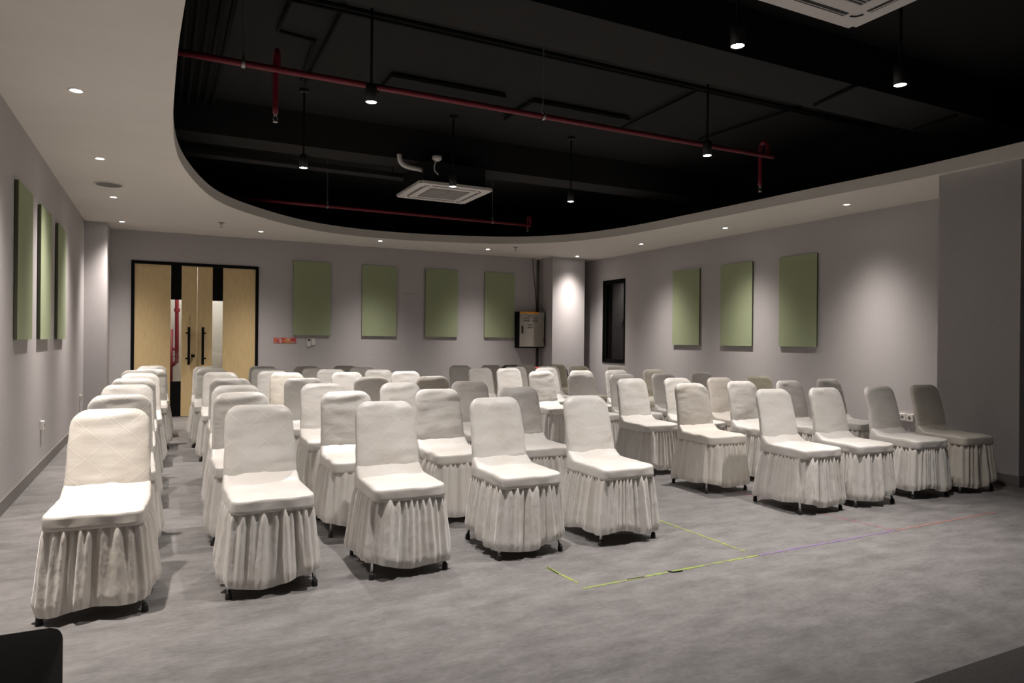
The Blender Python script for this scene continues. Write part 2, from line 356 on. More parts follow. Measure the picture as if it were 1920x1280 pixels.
MB().box(XR+0.004, XR+0.02, s0+0.012, s0+0.04, 1.62, 1.76, 0.003, 1).box(XR-0.02, XR+0.004, s0+0.015, s0+0.037, 1.68, 1.70).box(XR-0.028, XR-0.014, s0+0.015, s0+0.037, 1.57, 1.70, 0.003, 1).build('handle', M['frame'], sh)
struct('wall_outside_window', MB().box(XR+0.6, XR+0.7, 10.2, 13.0, 0, 3.0), M['void'])

# ------------------------------------------------------------------ acoustic panels
PT = 0.022
def panel(face, c, w_, z0, z1, label):
    """felt board on spacers, its face bevelled"""
    h = w_/2
    if face == 'L': loc = (XL, c, z0); args = (0.006, PT+0.01, -h, h); bk = (0, 0.006, -h+0.03, h-0.03)
    elif face == 'R': loc = (XR, c, z0); args = (-PT-0.01, -0.006, -h, h); bk = (-0.006, 0, -h+0.03, h-0.03)
    else: loc = (c, YB, z0); args = (-h, h, -PT-0.01, -0.006); bk = (-h+0.03, h-0.03, -0.006, 0)
    t = thing('acoustic_panel', loc, label, 'wall panel', 'green acoustic panels on the walls')
    a = list(args); q_ = 0.004
    if face == 'L': fa = (a[1]-q_, a[1], a[2], a[3]); a[1] -= q_
    elif face == 'R': fa = (a[0], a[0]+q_, a[2], a[3]); a[0] += q_
    else: fa = (a[0], a[1], a[2], a[2]+q_); a[2] += q_
    MB().box(*a, 0, z1-z0).build('board_core', M['core'], t)
    MB().box(*fa, 0, z1-z0).build('felt_face', M['green'], t)
    MB().box(*bk, 0.03, z1-z0-0.03).build('mounting_batten', M['black'], t)
def mid(p0, p1, ax, v, comp): return (at(*p0, ax, v)[comp]+at(*p1, ax, v)[comp])/2
ZL0, ZL1, ZR0, ZR1, ZB0, ZB1 = 1.275, 2.527, 1.262, 2.565, 1.371, 2.677
ynear = [at(x, 500, 0, XL+PT+0.01).y for x in (34.5, 77.0, 109.5)]
for y, lb in zip(ynear, ('green felt panel on the left wall, closest to the camera', 'green felt panel on the left wall, middle one of three', 'green felt panel on the left wall, nearest the corner column')):
    panel('L', y+0.335, 0.67, ZL0, ZL1, lb)
for (x0, x1), lb in zip(((550, 620), (679, 744), (798, 858.5), (909, 965)), ('green felt panel on the back wall, nearest the wooden door', 'brightest green felt panel on the back wall, second from the door', 'green felt panel on the back wall, third from the door', 'green felt panel on the back wall beside the electrical cabinet')):
    a0 = at(x0, 550, 1, YB-PT-0.01).x; a1 = at(x1, 550, 1, YB-PT-0.01).x; panel('B', (a0+a1)/2, a1-a0, ZB0, ZB1, lb)
for (x0, x1), lb in zip(((1261, 1311), (1351, 1410), (1460.5, 1531)), ('green felt panel on the right wall, nearest the black window', 'green felt panel on the right wall, middle one of three', 'largest-looking green felt panel on the right wall, nearest the dark pillar')):
    a0 = at(x0, 570, 0, XR-PT-0.01).y; a1 = at(x1, 570, 0, XR-PT-0.01).y; panel('R', (a0+a1)/2, abs(a0-a1), ZR0, ZR1, lb)

# ------------------------------------------------------------------ ceiling downlights
def add_spot(parent, loc, power, size, blend, col, peak, soft=0.03):
    ld = bpy.data.lights.new('lamp_beam', 'SPOT'); ld.energy = power; ld.color = col; ld.spot_size = math.radians(size); ld.spot_blend = blend; ld.shadow_soft_size = soft
    # beam profile of a reflector lamp: strongest straight down, fading to the rim
    ld.use_nodes = True; nt = ld.node_tree; em = nt.nodes['Emission']
    tc = nt.nodes.new('ShaderNodeTexCoord'); sx = nt.nodes.new('ShaderNodeSeparateXYZ'); ab = nt.nodes.new('ShaderNodeMath'); ab.operation = 'ABSOLUTE'
    pw = nt.nodes.new('ShaderNodeMath'); pw.operation = 'POWER'; pw.inputs[1].default_value = peak
    nt.links.new(tc.outputs['Normal'], sx.inputs[0]); nt.links.new(sx.outputs['Z'], ab.inputs[0]); nt.links.new(ab.outputs[0], pw.inputs[0]); nt.links.new(pw.outputs[0], em.inputs['Strength'])
    lo = bpy.data.objects.new('lamp_beam', ld); COL.objects.link(lo); lo.parent = parent; lo.location = loc
    return lo
ring_me = MB().lathe([(0.036, -0.001), (0.036, -0.006), (0.050, -0.007), (0.056, -0.001)]).mesh('trim_ring')
refl_me = MB().lathe([(0.036, -0.004), (0.033, -0.0015)]).mesh('reflector')
lens_me = MB().lathe([(0.033, -0.0025), (0.015, -0.0035), (0.002, -0.004)], cap1=True).mesh('lens')
DL = [(-0.555, 3.70, 'recessed downlight in the left ceiling strip above the nearest chair'),
      (-0.555, 5.70, 'largest-looking recessed downlight in the left ceiling strip'),
      (-0.555, 7.76, 'recessed downlight in the left ceiling strip, second from the camera, before the round speaker'),
      (-0.555, 9.80, 'recessed downlight in the left ceiling strip just beyond the round speaker'),
      (-0.555, 11.81, 'recessed downlight in the ceiling corner before the left column'),
      (1.39, 11.75, 'recessed downlight above the right edge of the wooden door'),
      (3.36, 11.80, 'recessed downlight above the second green panel of the back wall'),
      (5.44, 11.85, 'recessed downlight above the fourth green panel of the back wall'),
      (7.43, 11.88, 'recessed downlight grazing the bright corner column'),
      (7.46, 9.83, 'recessed downlight in the right ceiling strip near the black window'),
      (7.48, 7.82, 'recessed downlight in the right ceiling strip above the middle green panel'),
      (7.50, 5.78, 'recessed downlight in the right ceiling strip nearest the dark pillar')]
for x, y, lb in DL:
    t = thing('recessed_downlight', (x, y, ZC), lb, 'downlight', 'recessed downlights in the dropped ceiling')
    link('trim_ring', ring_me, M['white'], t, True); link('reflector', refl_me, M['steel'], t, True); link('lens', lens_me, M['lens'], t)
    add_spot(t, (0, 0, -0.02), DOWN_W, 130, 1.0, WARM, 12.0)

# ------------------------------------------------------------------ pendant spots
PZ = 3.15
cord_me = MB().tube([(0, 0, 0.14), (0, 0, ZS-PZ-0.02)], 0.010, 8).mesh('cord')
rose_me = MB().lathe([(0.05, ZS-PZ), (0.05, ZS-PZ-0.03), (0.012, ZS-PZ-0.035)], cap1=True).mesh('ceiling_rose')
hous_me = MB().lathe([(0.010, 0.145), (0.040, 0.14), (0.044, 0.13), (0.044, 0.0), (0.041, 0.0), (0.040, 0.02)], cap0=True, n=28).mesh('housing')
plens_me = MB().lathe([(0.040, 0.004), (0.02, -0.002), (0.002, -0.003)], cap1=True).mesh('lens')
k = (PZ-CAM_H)/2.2
PL = [((696, 192), 'black pendant spotlight hanging at the red pipe, left of the centre'),
      ((569, 315), 'black pendant spotlight in the far row, left of the white air conditioner'),
      ((849, 350), 'black pendant spotlight hanging in front of the far air conditioner'),
      ((1070, 378), 'smallest-looking black pendant spotlight, right of the far air conditioner'),
      ((1326, 292), 'black pendant spotlight under the red pipe toward its right end'),
      ((1383, 87), 'black pendant spotlight in the near row, below the upper air conditioner'),
      ((1688, 160), 'black pendant spotlight in the near row, rightmost of all'),
      (None, 'black pendant spotlight in the near row above the front chairs')]
for p, lb in PL:
    loc = at(*p, 2, PZ) if p else Vector((1.42, 3.2, PZ))
    t = thing('pendant_spotlight', loc, lb, 'pendant lamp', 'pendant spotlights in the black void')
    link('cord', cord_me, M['blackpipe'], t, True); link('ceiling_rose', rose_me, M['black'], t); link('housing', hous_me, M['black'], t, True); link('lens', plens_me, M['lens'], t)
    add_spot(t, (0, 0, -0.015), PEND_W, 130, 1.0, NEUTRAL, 7.0)

# ------------------------------------------------------------------ air conditioners
def cassette(cx, cy, z, S, label, hoses):
    t = thing('ceiling_air_conditioner', (cx, cy, z), label, 'air conditioner', 'ceiling cassette air conditioners')
    h = S/2
    pm = MB().box(-h, h, -h, h, 0, 0.035)
    bmesh.ops.bevel(pm.bm, geom=[e_ for e_ in pm.bm.edges if abs(e_.verts[0].co.z-e_.verts[1].co.z) > 0.01], offset=0.03, segments=4, affect='EDGES')
    pm.build('fascia_panel', M['white'], t)
    MB().box(-0.42*S, 0.42*S, -0.42*S, 0.42*S, 0.036, 0.30).build('casing', M['black'], t)
    g_ = 0.27*S
    gr = MB().box(-g_, g_, -g_, g_, -0.004, 0.0).build('intake_grille', M['acgrey'], t)
    for i in range(22):
        y = -g_+0.012+(2*g_-0.024)*i/21
        MB().box(-g_+0.008, -0.006, y-0.005, y+0.005, -0.010, -0.004).box(0.006, g_-0.008, y-0.005, y+0.005, -0.010, -0.004).build('grille_slat', M['acslat'], gr)
    for s_ in range(4):
        lv = MB().box(-0.30*S, 0.30*S, 0.365*S, 0.405*S, -0.002, 0.0).build('air_slot', M['ink'], t); lv.rotation_euler.z = s_*PI/2
        vn = MB().box(-0.30*S, 0.30*S, 0.383*S, 0.391*S, -0.006, -0.002, 0.002, 1).build('louver', M['white'], lv)
        cs = MB().tube(bez([(0.335*S, 0.385*S, -0.001), (0.37*S, 0.37*S, -0.001), (0.385*S, 0.335*S, -0.001)], 5), 0.006, 6).build('corner_slot', M['ink'], t); cs.rotation_euler.z = s_*PI/2
    if hoses:
        MB().tube(bez([(-0.72, -0.34, 0.36), (-0.70, -0.34, 0.27), (-0.62, -0.34, 0.22), (-0.42*S, -0.34, 0.20)], 6), 0.030, 12).build('drain_hose', M['white'], t, True)
        MB().tube(bez([(-0.27, -0.47, 0.33), (-0.30, -0.47, 0.25), (-0.30, -0.47, 0.18), (-0.24, -0.44, 0.14)], 6), 0.009, 8).lathe([(0.03, 0.30), (0.06, 0.32), (0.06, 0.36), (0.02, 0.37)], c=(-0.27, -0.47, 0), n=16, cap0=True, cap1=True).build('junction_hose', M['white'], t, True)
    return t
ZA = 3.25
cs_ = [at(*p, 2, ZA) for p in ((744, 370), (788, 342.5), (922.5, 357), (870, 383))]
cassette(sum(c.x for c in cs_)/4, sum(c.y for c in cs_)/4, ZA, 1.0, 'white square air conditioner hanging far down the black void', True)
c2 = at(1597, 55, 2, ZA); cassette(c2.x-0.5, c2.y-0.5, ZA, 1.0, 'white square air conditioner cut off by the top edge', False)

# ------------------------------------------------------------------ red sprinkler pipes
def sprinkler_head(mb, x, y, z):
    mb.lathe([(0.010, 0.0), (0.014, -0.012), (0.009, -0.02)], c=(x, y, z), n=12, cap0=True)
    mb.tube([(x-0.011, y, z-0.02), (x-0.016, y, z-0.045), (x-0.006, y, z-0.06)], 0.004, 6).tube([(x+0.011, y, z-0.02), (x+0.016, y, z-0.045), (x+0.006, y, z-0.06)], 0.004, 6)
    mb.lathe([(0.004, -0.058), (0.018, -0.062), (0.018, -0.066)], c=(x, y, z), n=12, cap1=True)
def red_pipe(name, y, z, x0, x1, drops, rods, label, r=0.024, dl=0.30):
    t = thing(name, (0, y, z), label, 'pipe', 'red fire sprinkler pipes')
    MB().tube([(x0, 0, 0), (x1, 0, 0)], r, 14).build('pipe_run', M['red'], t, True)
    for x in drops:
        g_ = MB().tube(bez([(x, 0, 0), (x, 0.0, 0.10), (x, 0.03, 0.15), (x, 0.08, 0.15), (x, 0.10, 0.10), (x, 0.10, 0.06-dl*0.3), (x, 0.10, -dl)], 6), 0.021, 12).build('drop_pipe', M['red'], t, True)
        hm = MB(); sprinkler_head(hm, x, 0.10, -dl); hm.build('sprinkler_head', M['brass'], g_, True)
    for x in rods:
        rr_ = MB().tube([(x, 0, 0.05), (x, 0, ZS-z)], 0.005, 8).build('hanger_rod', M['rod'], t)
        c_ = MB().lathe([(0.034, -0.012), (0.034, 0.012)], c=(0, 0, 0), n=16).build('pipe_clamp', M['rod'], t)
        c_.rotation_euler = (0, PI/2, 0); c_.location = (x, 0, 0)
        MB().box(x-0.012, x+0.012, -0.012, 0.012, 0.035, 0.075).build('nut', M['rod'], rr_)
PZ1 = 3.31
xa = [at(px, py, 2, PZ1).x for px, py in ((455, 122), (1025, 214), (520, 132), (1420, 298))]
red_pipe('sprinkler_pipe', 5.42, PZ1, -0.9, xa[3]+0.08, [xa[2], xa[3]], xa[:2], 'bright red sprinkler pipe crossing the black void above the chairs')
xb = [at(px, py, 2, PZ1).x for px, py in ((612, 388), (931, 413), (1003, 420))]
red_pipe('sprinkler_pipe', 10.62, PZ1, 0.6, xb[2], [xb[2]], xb[:2], 'dim red sprinkler pipe low at the far end of the void', dl=0.03)
# small sprinklers and speaker on the dropped ceiling
for p, lb in (((415, 417), 'small ceiling sprinkler above the wooden door'), ((967, 463), 'small ceiling sprinkler above the electrical cabinet')):
    c = at(*p, 2, ZC); t = thing('ceiling_sprinkler', (c.x, c.y, ZC), lb, 'sprinkler', 'sprinklers on the dropped ceiling')
    MB().lathe([(0.045, 0.0), (0.045, -0.008), (0.012, -0.014)], cap1=True, n=20).build('escutcheon', M['rod'], t)
    hm = MB(); sprinkler_head(hm, 0, 0, -0.012); hm.build('head', M['rod'], t)
c = at(204, 345, 2, ZC); t = thing('ceiling_speaker', (c.x, c.y, ZC), 'round flush speaker in the left ceiling strip', 'speaker')
MB().lathe([(0.145, 0.0), (0.142, -0.010), (0.128, -0.010)], n=40).build('rim', M['white'], t, True)
MB().lathe([(0.128, -0.006), (0.06, -0.006), (0.005, -0.006)], cap1=True, n=40).build('grille', M['acgrey'], t)

# ------------------------------------------------------------------ dark services on the slab
def run(name, pts, r, label, cat='conduit', m='blackpipe', group='black conduits under the slab'):
    return tag(MB().tube(pts, r, 8).build(name, M[m], None, True), label, cat, group)
SZ = ZS-0.03
run('conduit', [(-0.6, 5.50, SZ-0.045), (7.6, 5.52, SZ-0.045)], 0.022, 'black conduit across the slab above the pendant row')
run('conduit', [(-0.6, 5.58, SZ-0.045), (7.6, 5.58, SZ-0.045)], 0.014, 'thin black conduit beside the one above the pendants')
def slabpt(px, py): c = at(px, py, 2, SZ); return (c.x, c.y, SZ)
run('conduit', [slabpt(545, 0), slabpt(521, 57), slabpt(590, 76), slabpt(566, 150)], 0.016, 'zigzag black conduit on the slab left of the pendant')
run('conduit', [slabpt(646, 10), slabpt(572, 158)], 0.016, 'straight black conduit running back beside the zigzag one')
run('conduit', [slabpt(1310, 168), slabpt(1165, 240)], 0.014, 'black conduit running back from the right pendant')
run('conduit', [slabpt(1560, 180), slabpt(1310, 262)], 0.014, 'black conduit running back toward the right corner')
for p0_, p1_, lb in (((1604, 160), (1531, 196), 'black conduit crossing under the near beam above the right pendant'), ((1790, 217), (1717, 243), 'black conduit crossing under the near beam close to the right wall')):
    c0, c1 = at(*p0_, 2, 3.583), at(*p1_, 2, 3.583)
    run('conduit', [(c0.x, c0.y-0.02, 3.583), (c1.x, c1.y+0.02, 3.583)], 0.016, lb)
for i in range(6):
    x = 0.06+i*0.083
    run('cable_pipe', [(x, 4.75, SZ-0.06), (x, 8.48, SZ-0.06)], 0.020, ('leftmost', 'second', 'third', 'fourth', 'fifth', 'rightmost')[i]+' pipe of the black bundle near the left void edge', 'pipe', 'blackpipe', 'black pipe bundle by the left edge of the void')
for px0, px1, py, lb in ((735, 952, 144, 'flat black board on the slab left of the centre hanger rod'), (1000, 1180, 192, 'flat black board on the slab right of the centre hanger rod')):
    c0, c1 = at(px0, py, 2, ZS-0.06), at(px1, 182 if px0 == 735 else 227, 2, ZS-0.06)
    t = thing('ceiling_board', ((c0.x+c1.x)/2, c0.y, ZS-0.06), lb, 'ceiling board', 'black boards on the slab')
    h = (c1.x-c0.x)/2
    MB().box(-h, h, 0, 0.75, 0, 0.04, 0.004, 1).build('board', M['void'], t)
    MB().box(-h+0.1, h-0.1, 0.1, 0.14, 0.04, 0.06).box(-h+0.1, h-0.1, 0.6, 0.64, 0.04, 0.06).build('batten', M['black'], t)
tr = thing('cable_tray', (0, 9.25, 3.52), 'dark cable tray beyond the far beam', 'cable tray')
MB().box(-0.6, 3.0, -0.10, 0.10, 0, 0.012).box(-0.6, 3.0, -0.10, -0.09, 0.012, 0.06).box(-0.6, 3.0, 0.09, 0.10, 0.012, 0.06).build('tray', M['beam'], tr)
for x in (0.2, 1.6, 2.8): MB().tube([(x, 0, 0.012), (x, 0, ZS-3.52)], 0.006, 6).build('hanger_rod', M['blackpipe'], tr)

# ------------------------------------------------------------------ electrical cabinet and conduits
EX0, EX1, EZ0, EZ1, EY = 6.435, 7.01, 1.165, 1.905, 12.45
ec = thing('electrical_cabinet', ((EX0+EX1)/2, YB, EZ0), 'grey-doored black electrical cabinet with an orange strip on the back wall', 'cabinet')
h = (EX1-EX0)/2; hz = EZ1-EZ0
MB().box(-h, h, EY-YB+0.012, 0, 0, hz, 0.004, 1).build('casing', M['frame'], ec)
dr = MB().box(-h+0.005, h-0.006, EY-YB, EY-YB+0.012, 0.025, hz-0.004, 0.003, 1).build('cabinet_door', M['panelgrey'], ec)
yd = EY-YB
MB().box(-h+0.005, h*0.52, yd-0.002, yd, hz-0.045, hz-0.004).build('orange_strip', M['orange'], dr)
MB().box(-h+0.045, -h+0.082, yd-0.010, yd, 0.30, 0.445, 0.003, 1).box(-h+0.054, -h+0.073, yd-0.018, yd-0.010, 0.335, 0.35).build('lock_handle', M['ink'], dr)
for z in (0.12, 0.56): MB().box(h-0.02, h-0.004, yd-0.008, yd, z, z+0.05, 0.002, 1).build('hinge', M['ink'], dr)
def marks(x, z, w_, hh, n):
    mb = MB(); s_ = w_/n; rnd = random.Random(int(x*1000+z*777))
    for i in range(n):
        x0 = x+i*s_; v = rnd.random()
        mb.box(x0, x0+s_*0.22, yd-0.0015, yd, z, z+hh)
        if v < 0.75: mb.box(x0+s_*0.22, x0+s_*0.75, yd-0.0015, yd, z+hh*(0.8 if v < 0.4 else 0.4), z+hh*(1.0 if v < 0.4 else 0.6))
        if v > 0.3: mb.box(x0+s_*0.55, x0+s_*0.75, yd-0.0015, yd, z, z+hh*0.9)
    mb.build('lettering', M['ink'], dr)
marks(-0.11, 0.635, 0.15, 0.026, 8); marks(-0.18, 0.59, 0.125, 0.026, 6); marks(0.0, 0.59, 0.125, 0.026, 6)
marks(-0.19, 0.535, 0.15, 0.034, 6); marks(-0.01, 0.535, 0.15, 0.034, 6); marks(-0.10, 0.455, 0.125, 0.026, 6); marks(-0.105, 0.40, 0.13, 0.034, 5)
cx = 6.955
cv = thing('wall_conduit', (cx, YB, 0), 'dark vertical conduit running down the corner behind the electrical cabinet', 'conduit')
MB().tube([(0, -0.03, EZ1+0.002), (0, -0.03, ZC)], 0.026, 12).tube([(0, -0.03, 0.1), (0, -0.03, EZ0-0.002)], 0.026, 12).build('pipe', mat('grey_conduit', (0.07, 0.065, 0.062), 0.6), cv, True)
MB().tube(bez([(-0.12, -0.02, ZC), (-0.11, -0.02, 2.75), (-0.05, -0.02, 2.3), (-0.03, -0.02, 2.0), (-0.04, -0.02, 1.92)], 6), 0.006, 6).build('cable', M['ink'], cv, True)
MB().tube(bez([(0.03, -0.04, 2.1), (0.065, -0.1, 1.98), (0.07, -0.235, 1.85), (0.05, -0.235, 1.5), (0.03, -0.235, 1.3)], 6), 0.004, 6).build('loose_cable', M['ink'], cv, True)
MB().box(-0.05, 0.05, -0.07, 0, ZC-0.03, ZC).build('clamp_plate', M['white'], cv)

# ------------------------------------------------------------------ small wall items
p0, p1 = at(512.5, 632.5, 1, YB), at(555.5, 643.5, 1, YB)
sg = thing('wall_sign', (p0.x, YB, p1.z), 'small red and orange picture strip on the wall beside the door', 'sign')
W_ = p1.x-p0.x; H_ = p0.z-p1.z
MB().box(0, W_, -0.004, 0, 0, H_).build('board', mat('sign_pink', (0.55, 0.22, 0.20), 0.6), sg)
sr, so_, sw = mat('sign_red', (0.50, 0.07, 0.07), 0.6), mat('sign_orange', (0.62, 0.25, 0.07), 0.6), mat('sign_pale', (0.62, 0.40, 0.36), 0.6)
for i, (a0, a1, b0, b1, m_) in enumerate(((0.02, 0.16, 0.25, 0.85, sr), (0.05, 0.13, 0.35, 0.75, so_), (0.17, 0.24, 0.05, 0.6, sr), (0.27, 0.36, 0.1, 0.7, sw), (0.36, 0.49, 0.05, 0.95, sr), (0.40, 0.48, 0.2, 0.6, so_), (0.52, 0.74, 0.08, 0.8, so_), (0.60, 0.70, 0.4, 0.9, sw), (0.76, 0.97, 0.35, 0.9, sr), (0.80, 0.92, 0.08, 0.3, sw))):
    MB().box(a0*W_, a1*W_, -0.0045-0.0004*i, -0.004, b0*H_, b1*H_).build('print_patch', m_, sg)
p0, p1 = at(576, 634, 1, YB), at(582, 649, 1, YB)
rc = thing('wall_remote', (p0.x, YB, p1.z), 'slim white remote holder with a dark screen under the first green panel', 'remote')
MB().box(0, p1.x-p0.x, -0.025, 0, 0, p0.z-p1.z, 0.004, 2).build('body', M['white'], rc)
MB().box(0.010, p1.x-p0.x-0.010, -0.027, -0.025, (p0.z-p1.z)*0.66, (p0.z-p1.z)*0.9).build('screen', M['ink'], rc)
p0, p1 = at(583.5, 634, 1, YB), at(591, 647, 1, YB)
sw_ = thing('light_switch', (p0.x, YB, p1.z), 'white wall switch beside the slim remote holder', 'switch')
MB().box(0, p1.x-p0.x, -0.012, 0, 0, p0.z-p1.z, 0.003, 2).build('plate', M['white'], sw_)
MB().box(0.014, p1.x-p0.x-0.014, -0.016, -0.012, 0.02, (p0.z-p1.z)*0.48, 0.002, 1).build('rocker', M['white'], sw_)
def socket(loc, axis, w_, label):
    t = thing('wall_socket', loc, label, 'socket', 'white wall sockets')
    s_ = 1 if axis == 'L' else -1
    MB().box(min(0, 0.03*s_), max(0, 0.03*s_), -w_/2, w_/2, -0.043, 0.043, 0.004, 2).build('plate', M['white'], t)
    o = MB().lathe([(0.021, 0.0), (0.019, -0.001), (0.004, -0.001)], n=18, cap1=True).build('outlet', M['acgrey'], t)
    o.rotation_euler = (0, -s_*PI/2, 0); o.location = (0.0312*s_, 0, 0)
for p, lb in (((76, 797), 'white socket low on the left wall, nearer to the camera'), ((149, 746), 'white socket low on the left wall, near the corner column')):
    c = at(*p, 0, XL); socket((XL, c.y, c.z), 'L', 0.085, lb)
for p, lb in (((1682, 780), 'white wall socket behind the covered chair, left of three'), ((1694.5, 781), 'white wall socket, middle of three beside the last front chair'), ((1708, 783), 'white wall socket half hidden by the last front chair')):
    c = at(*p, 0, XR); socket((XR, c.y, c.z), 'R', 0.086, lb)

# ------------------------------------------------------------------ floor tapes
TG, TP, TR, TK = tape_mat('tape_green', (0.27, 0.36, 0.06)), tape_mat('tape_purple', (0.20, 0.13, 0.30)), tape_mat('tape_red', (0.38, 0.13, 0.11)), tape_mat('tape_pink', (0.42, 0.10, 0.17))
def tape(pts, w_, m_, label):
    rnd = random.Random(len(label)); mb = MB()
    for (x0, y0), (x1, y1) in zip(pts, pts[1:]):
        d = Vector((x1-x0, y1-y0, 0)); L_ = d.length; d.normalize(); nrm = Vector((-d.y, d.x, 0)); n = max(2, int(L_/0.06))
        P = [Vector((x0, y0, 0))+d*(L_*i/n) for i in range(n+1)]
        a = [p+nrm*(w_/2*(0.85+0.3*rnd.random())) for p in P]; b = [p-nrm*(w_/2*(0.85+0.3*rnd.random())) for p in P]
        for z in (0.0015,):
            va = [mb.bm.verts.new((p.x, p.y, z)) for p in a]; vb = [mb.bm.verts.new((p.x, p.y, z)) for p in b]
            for i in range(n): mb.bm.faces.new((va[i], vb[i], vb[i+1], va[i+1]))
    r_ = bmesh.ops.extrude_face_region(mb.bm, geom=mb.bm.faces[:])
    for v in [g_ for g_ in r_['geom'] if isinstance(g_, bmesh.types.BMVert)]: v.co.z = 0.0002
    tag(mb.build('floor_tape', m_), label, 'tape', 'coloured marking tapes on the floor')
tape([(1.985, 3.47), (2.01, 3.18)], 0.022, TG, 'short piece of green tape slanting on the floor')
tape([(1.99, 3.09), (2.46, 3.105), (2.9, 3.115), (3.28, 3.12)], 0.019, TG, 'long strip of green tape along the empty floor')
tape([(3.26, 3.21), (3.26, 3.65), (3.255, 4.35)], 0.019, TG, 'green tape running back past the last front chair')
tape([(3.285, 3.12), (4.58, 3.13)], 0.020, TP, 'purple tape continuing the green strip on the floor')
tape([(4.58, 3.14), (4.54, 3.63), (4.49, 4.3), (4.52, 5.75)], 0.013, TK, 'thin pink tape running back under the right block chairs')
tape([(4.60, 3.13), (5.82, 3.135)], 0.017, TR, 'faded red tape at the right end of the marking line')
for pts, lb in (([(1252, 1070.5), (1262, 1072), (1280, 1069.5)], 'curled black scrap lying on the long green tape'), ([(1176, 1085.5), (1208, 1080.5)], 'thin dark scrap on the left half of the green tape'), ([(1026, 1063), (1047, 1075)], 'dark scrap at the top of the short green tape')):
    P = [at(x, y, 2, 0.0045) for x, y in pts]
    tag(MB().tube(P, 0.0035 if len(P) > 2 else 0.0016, 6).build('tape_scrap', M['ink']), lb, 'scrap', 'dark scraps stuck to the tape')

# ------------------------------------------------------------------ black box, lower left
p = at(121, 1166, 2, 0.56)
bx = thing('equipment_case', (p.x, p.y, 0.008), 'plain black round-edged box cut off by the lower left corner', 'box')
MB().box(-0.46, 0.0, -0.46, 0.0, 0.012, 0.552, 0.03, 5).build('cabinet', M['boxskin'], bx, False)
for x in (-0.40, -0.06):
    for y in (-0.40, -0.06): MB().lathe([(0.02, 0.0), (0.022, 0.012)], c=(x, y, 0), n=14, cap0=True, cap1=True).build('foot', M['rubber'], bx)

# ------------------------------------------------------------------ covered chairs
def sstep(a, b, x):
    t = max(0.0, min(1.0, (x-a)/(b-a))); return t*t*(3-2*t)
def rrect(n, hx, y0, y1, r):
    """points and outward normals evenly spaced round a rounded rectangle, from the rear middle"""
    hy = (y1-y0)/2; cy = (y0+y1)/2; segs = []; a = hx-r; b = hy-r; q = PI*r/2
    path = [('l', (0, hy), (-a, hy), (0, 1)), ('c', (-a, b), PI/2), ('l', (-hx, b), (-hx, -b), (-1, 0)), ('c', (-a, -b), PI), ('l', (-a, -hy), (a, -hy), (0, -1)), ('c', (a, -b), 1.5*PI), ('l', (hx, -b), (hx, b), (1, 0)), ('c', (a, b), 0), ('l', (a, hy), (0, hy), (0, 1))]
    lens = [(Vector(s_[2])-Vector(s_[1])).length if s_[0] == 'l' else q for s_ in path]; tot = sum(lens); out = []
    for i in range(n):
        d = tot*i/n
        for s_, L_ in zip(path, lens):
            if d <= L_ or s_ is path[-1]:
                t = d/L_
                if s_[0] == 'l': p_ = Vector(s_[1]).lerp(Vector(s_[2]), t); nn = Vector(s_[3])
                else:
                    an = s_[2]+t*PI/2; nn = Vector((math.cos(an), math.sin(an))); p_ = Vector(s_[1])+nn*r
                out.append((p_.x, p_.y+cy, nn.x, nn.y)); break
            d -= L_
    return out
def skirt_mesh(seed):
    rnd = random.Random(seed); N, T_ = 320, 20; mb = MB(); rows = []
    ph = [rnd.random()*6.28 for _ in range(8)]; n1, n2 = rnd.choice((15, 16, 17)), rnd.choice((37, 41, 44))
    def fold(s_, t):
        wv = s_+0.010*math.sin(2*PI*3*s_+ph[0])+0.005*math.sin(2*PI*7*s_+ph[1])+0.004*t*math.sin(2*PI*5*s_+ph[6])
        big = math.sin(2*PI*n1*wv+ph[2]); big = math.copysign(abs(big)**0.8, big)
        am = 0.6+0.4*math.sin(2*PI*4*s_+ph[3])
        sm = math.sin(2*PI*n2*wv+ph[4]+0.5*t)
        return big*am*(0.004+0.021*t**0.7)+sm*(0.010*(1-0.45*t))+0.004*t*noise.noise(Vector((s_*60, t*5, seed)))
    for j in range(T_+1):
        t = j/T_; row = []
        ring = rrect(N, 0.190+0.042*t**0.9, -0.270-0.030*t, 0.195+0.062*t, 0.05+0.03*t)
        for i, (x, y, nx, ny) in enumerate(ring):
            s_ = i/N; o_ = fold(s_, t)
            z = 0.445-t*(0.382+0.018*math.sin(2*PI*2*s_+ph[5])+0.012*math.sin(2*PI*5*s_+ph[7])) + 0.25*o_*t
            o_ += 0.010*sstep(0, 0.15, t)-0.012*sstep(0.9, 1.0, t)
            row.append(mb.bm.verts.new((x+nx*o_, y+ny*o_, z)))
        rows.append(row)
    for a, b in zip(rows, rows[1:]):
        for i in range(N): mb.bm.faces.new((a[i], b[i], b[(i+1) % N], a[(i+1) % N]))
    me = mb.mesh('skirt')
    for p_ in me.polygons: p_.use_smooth = True
    me.materials.append(M['satin']); return me
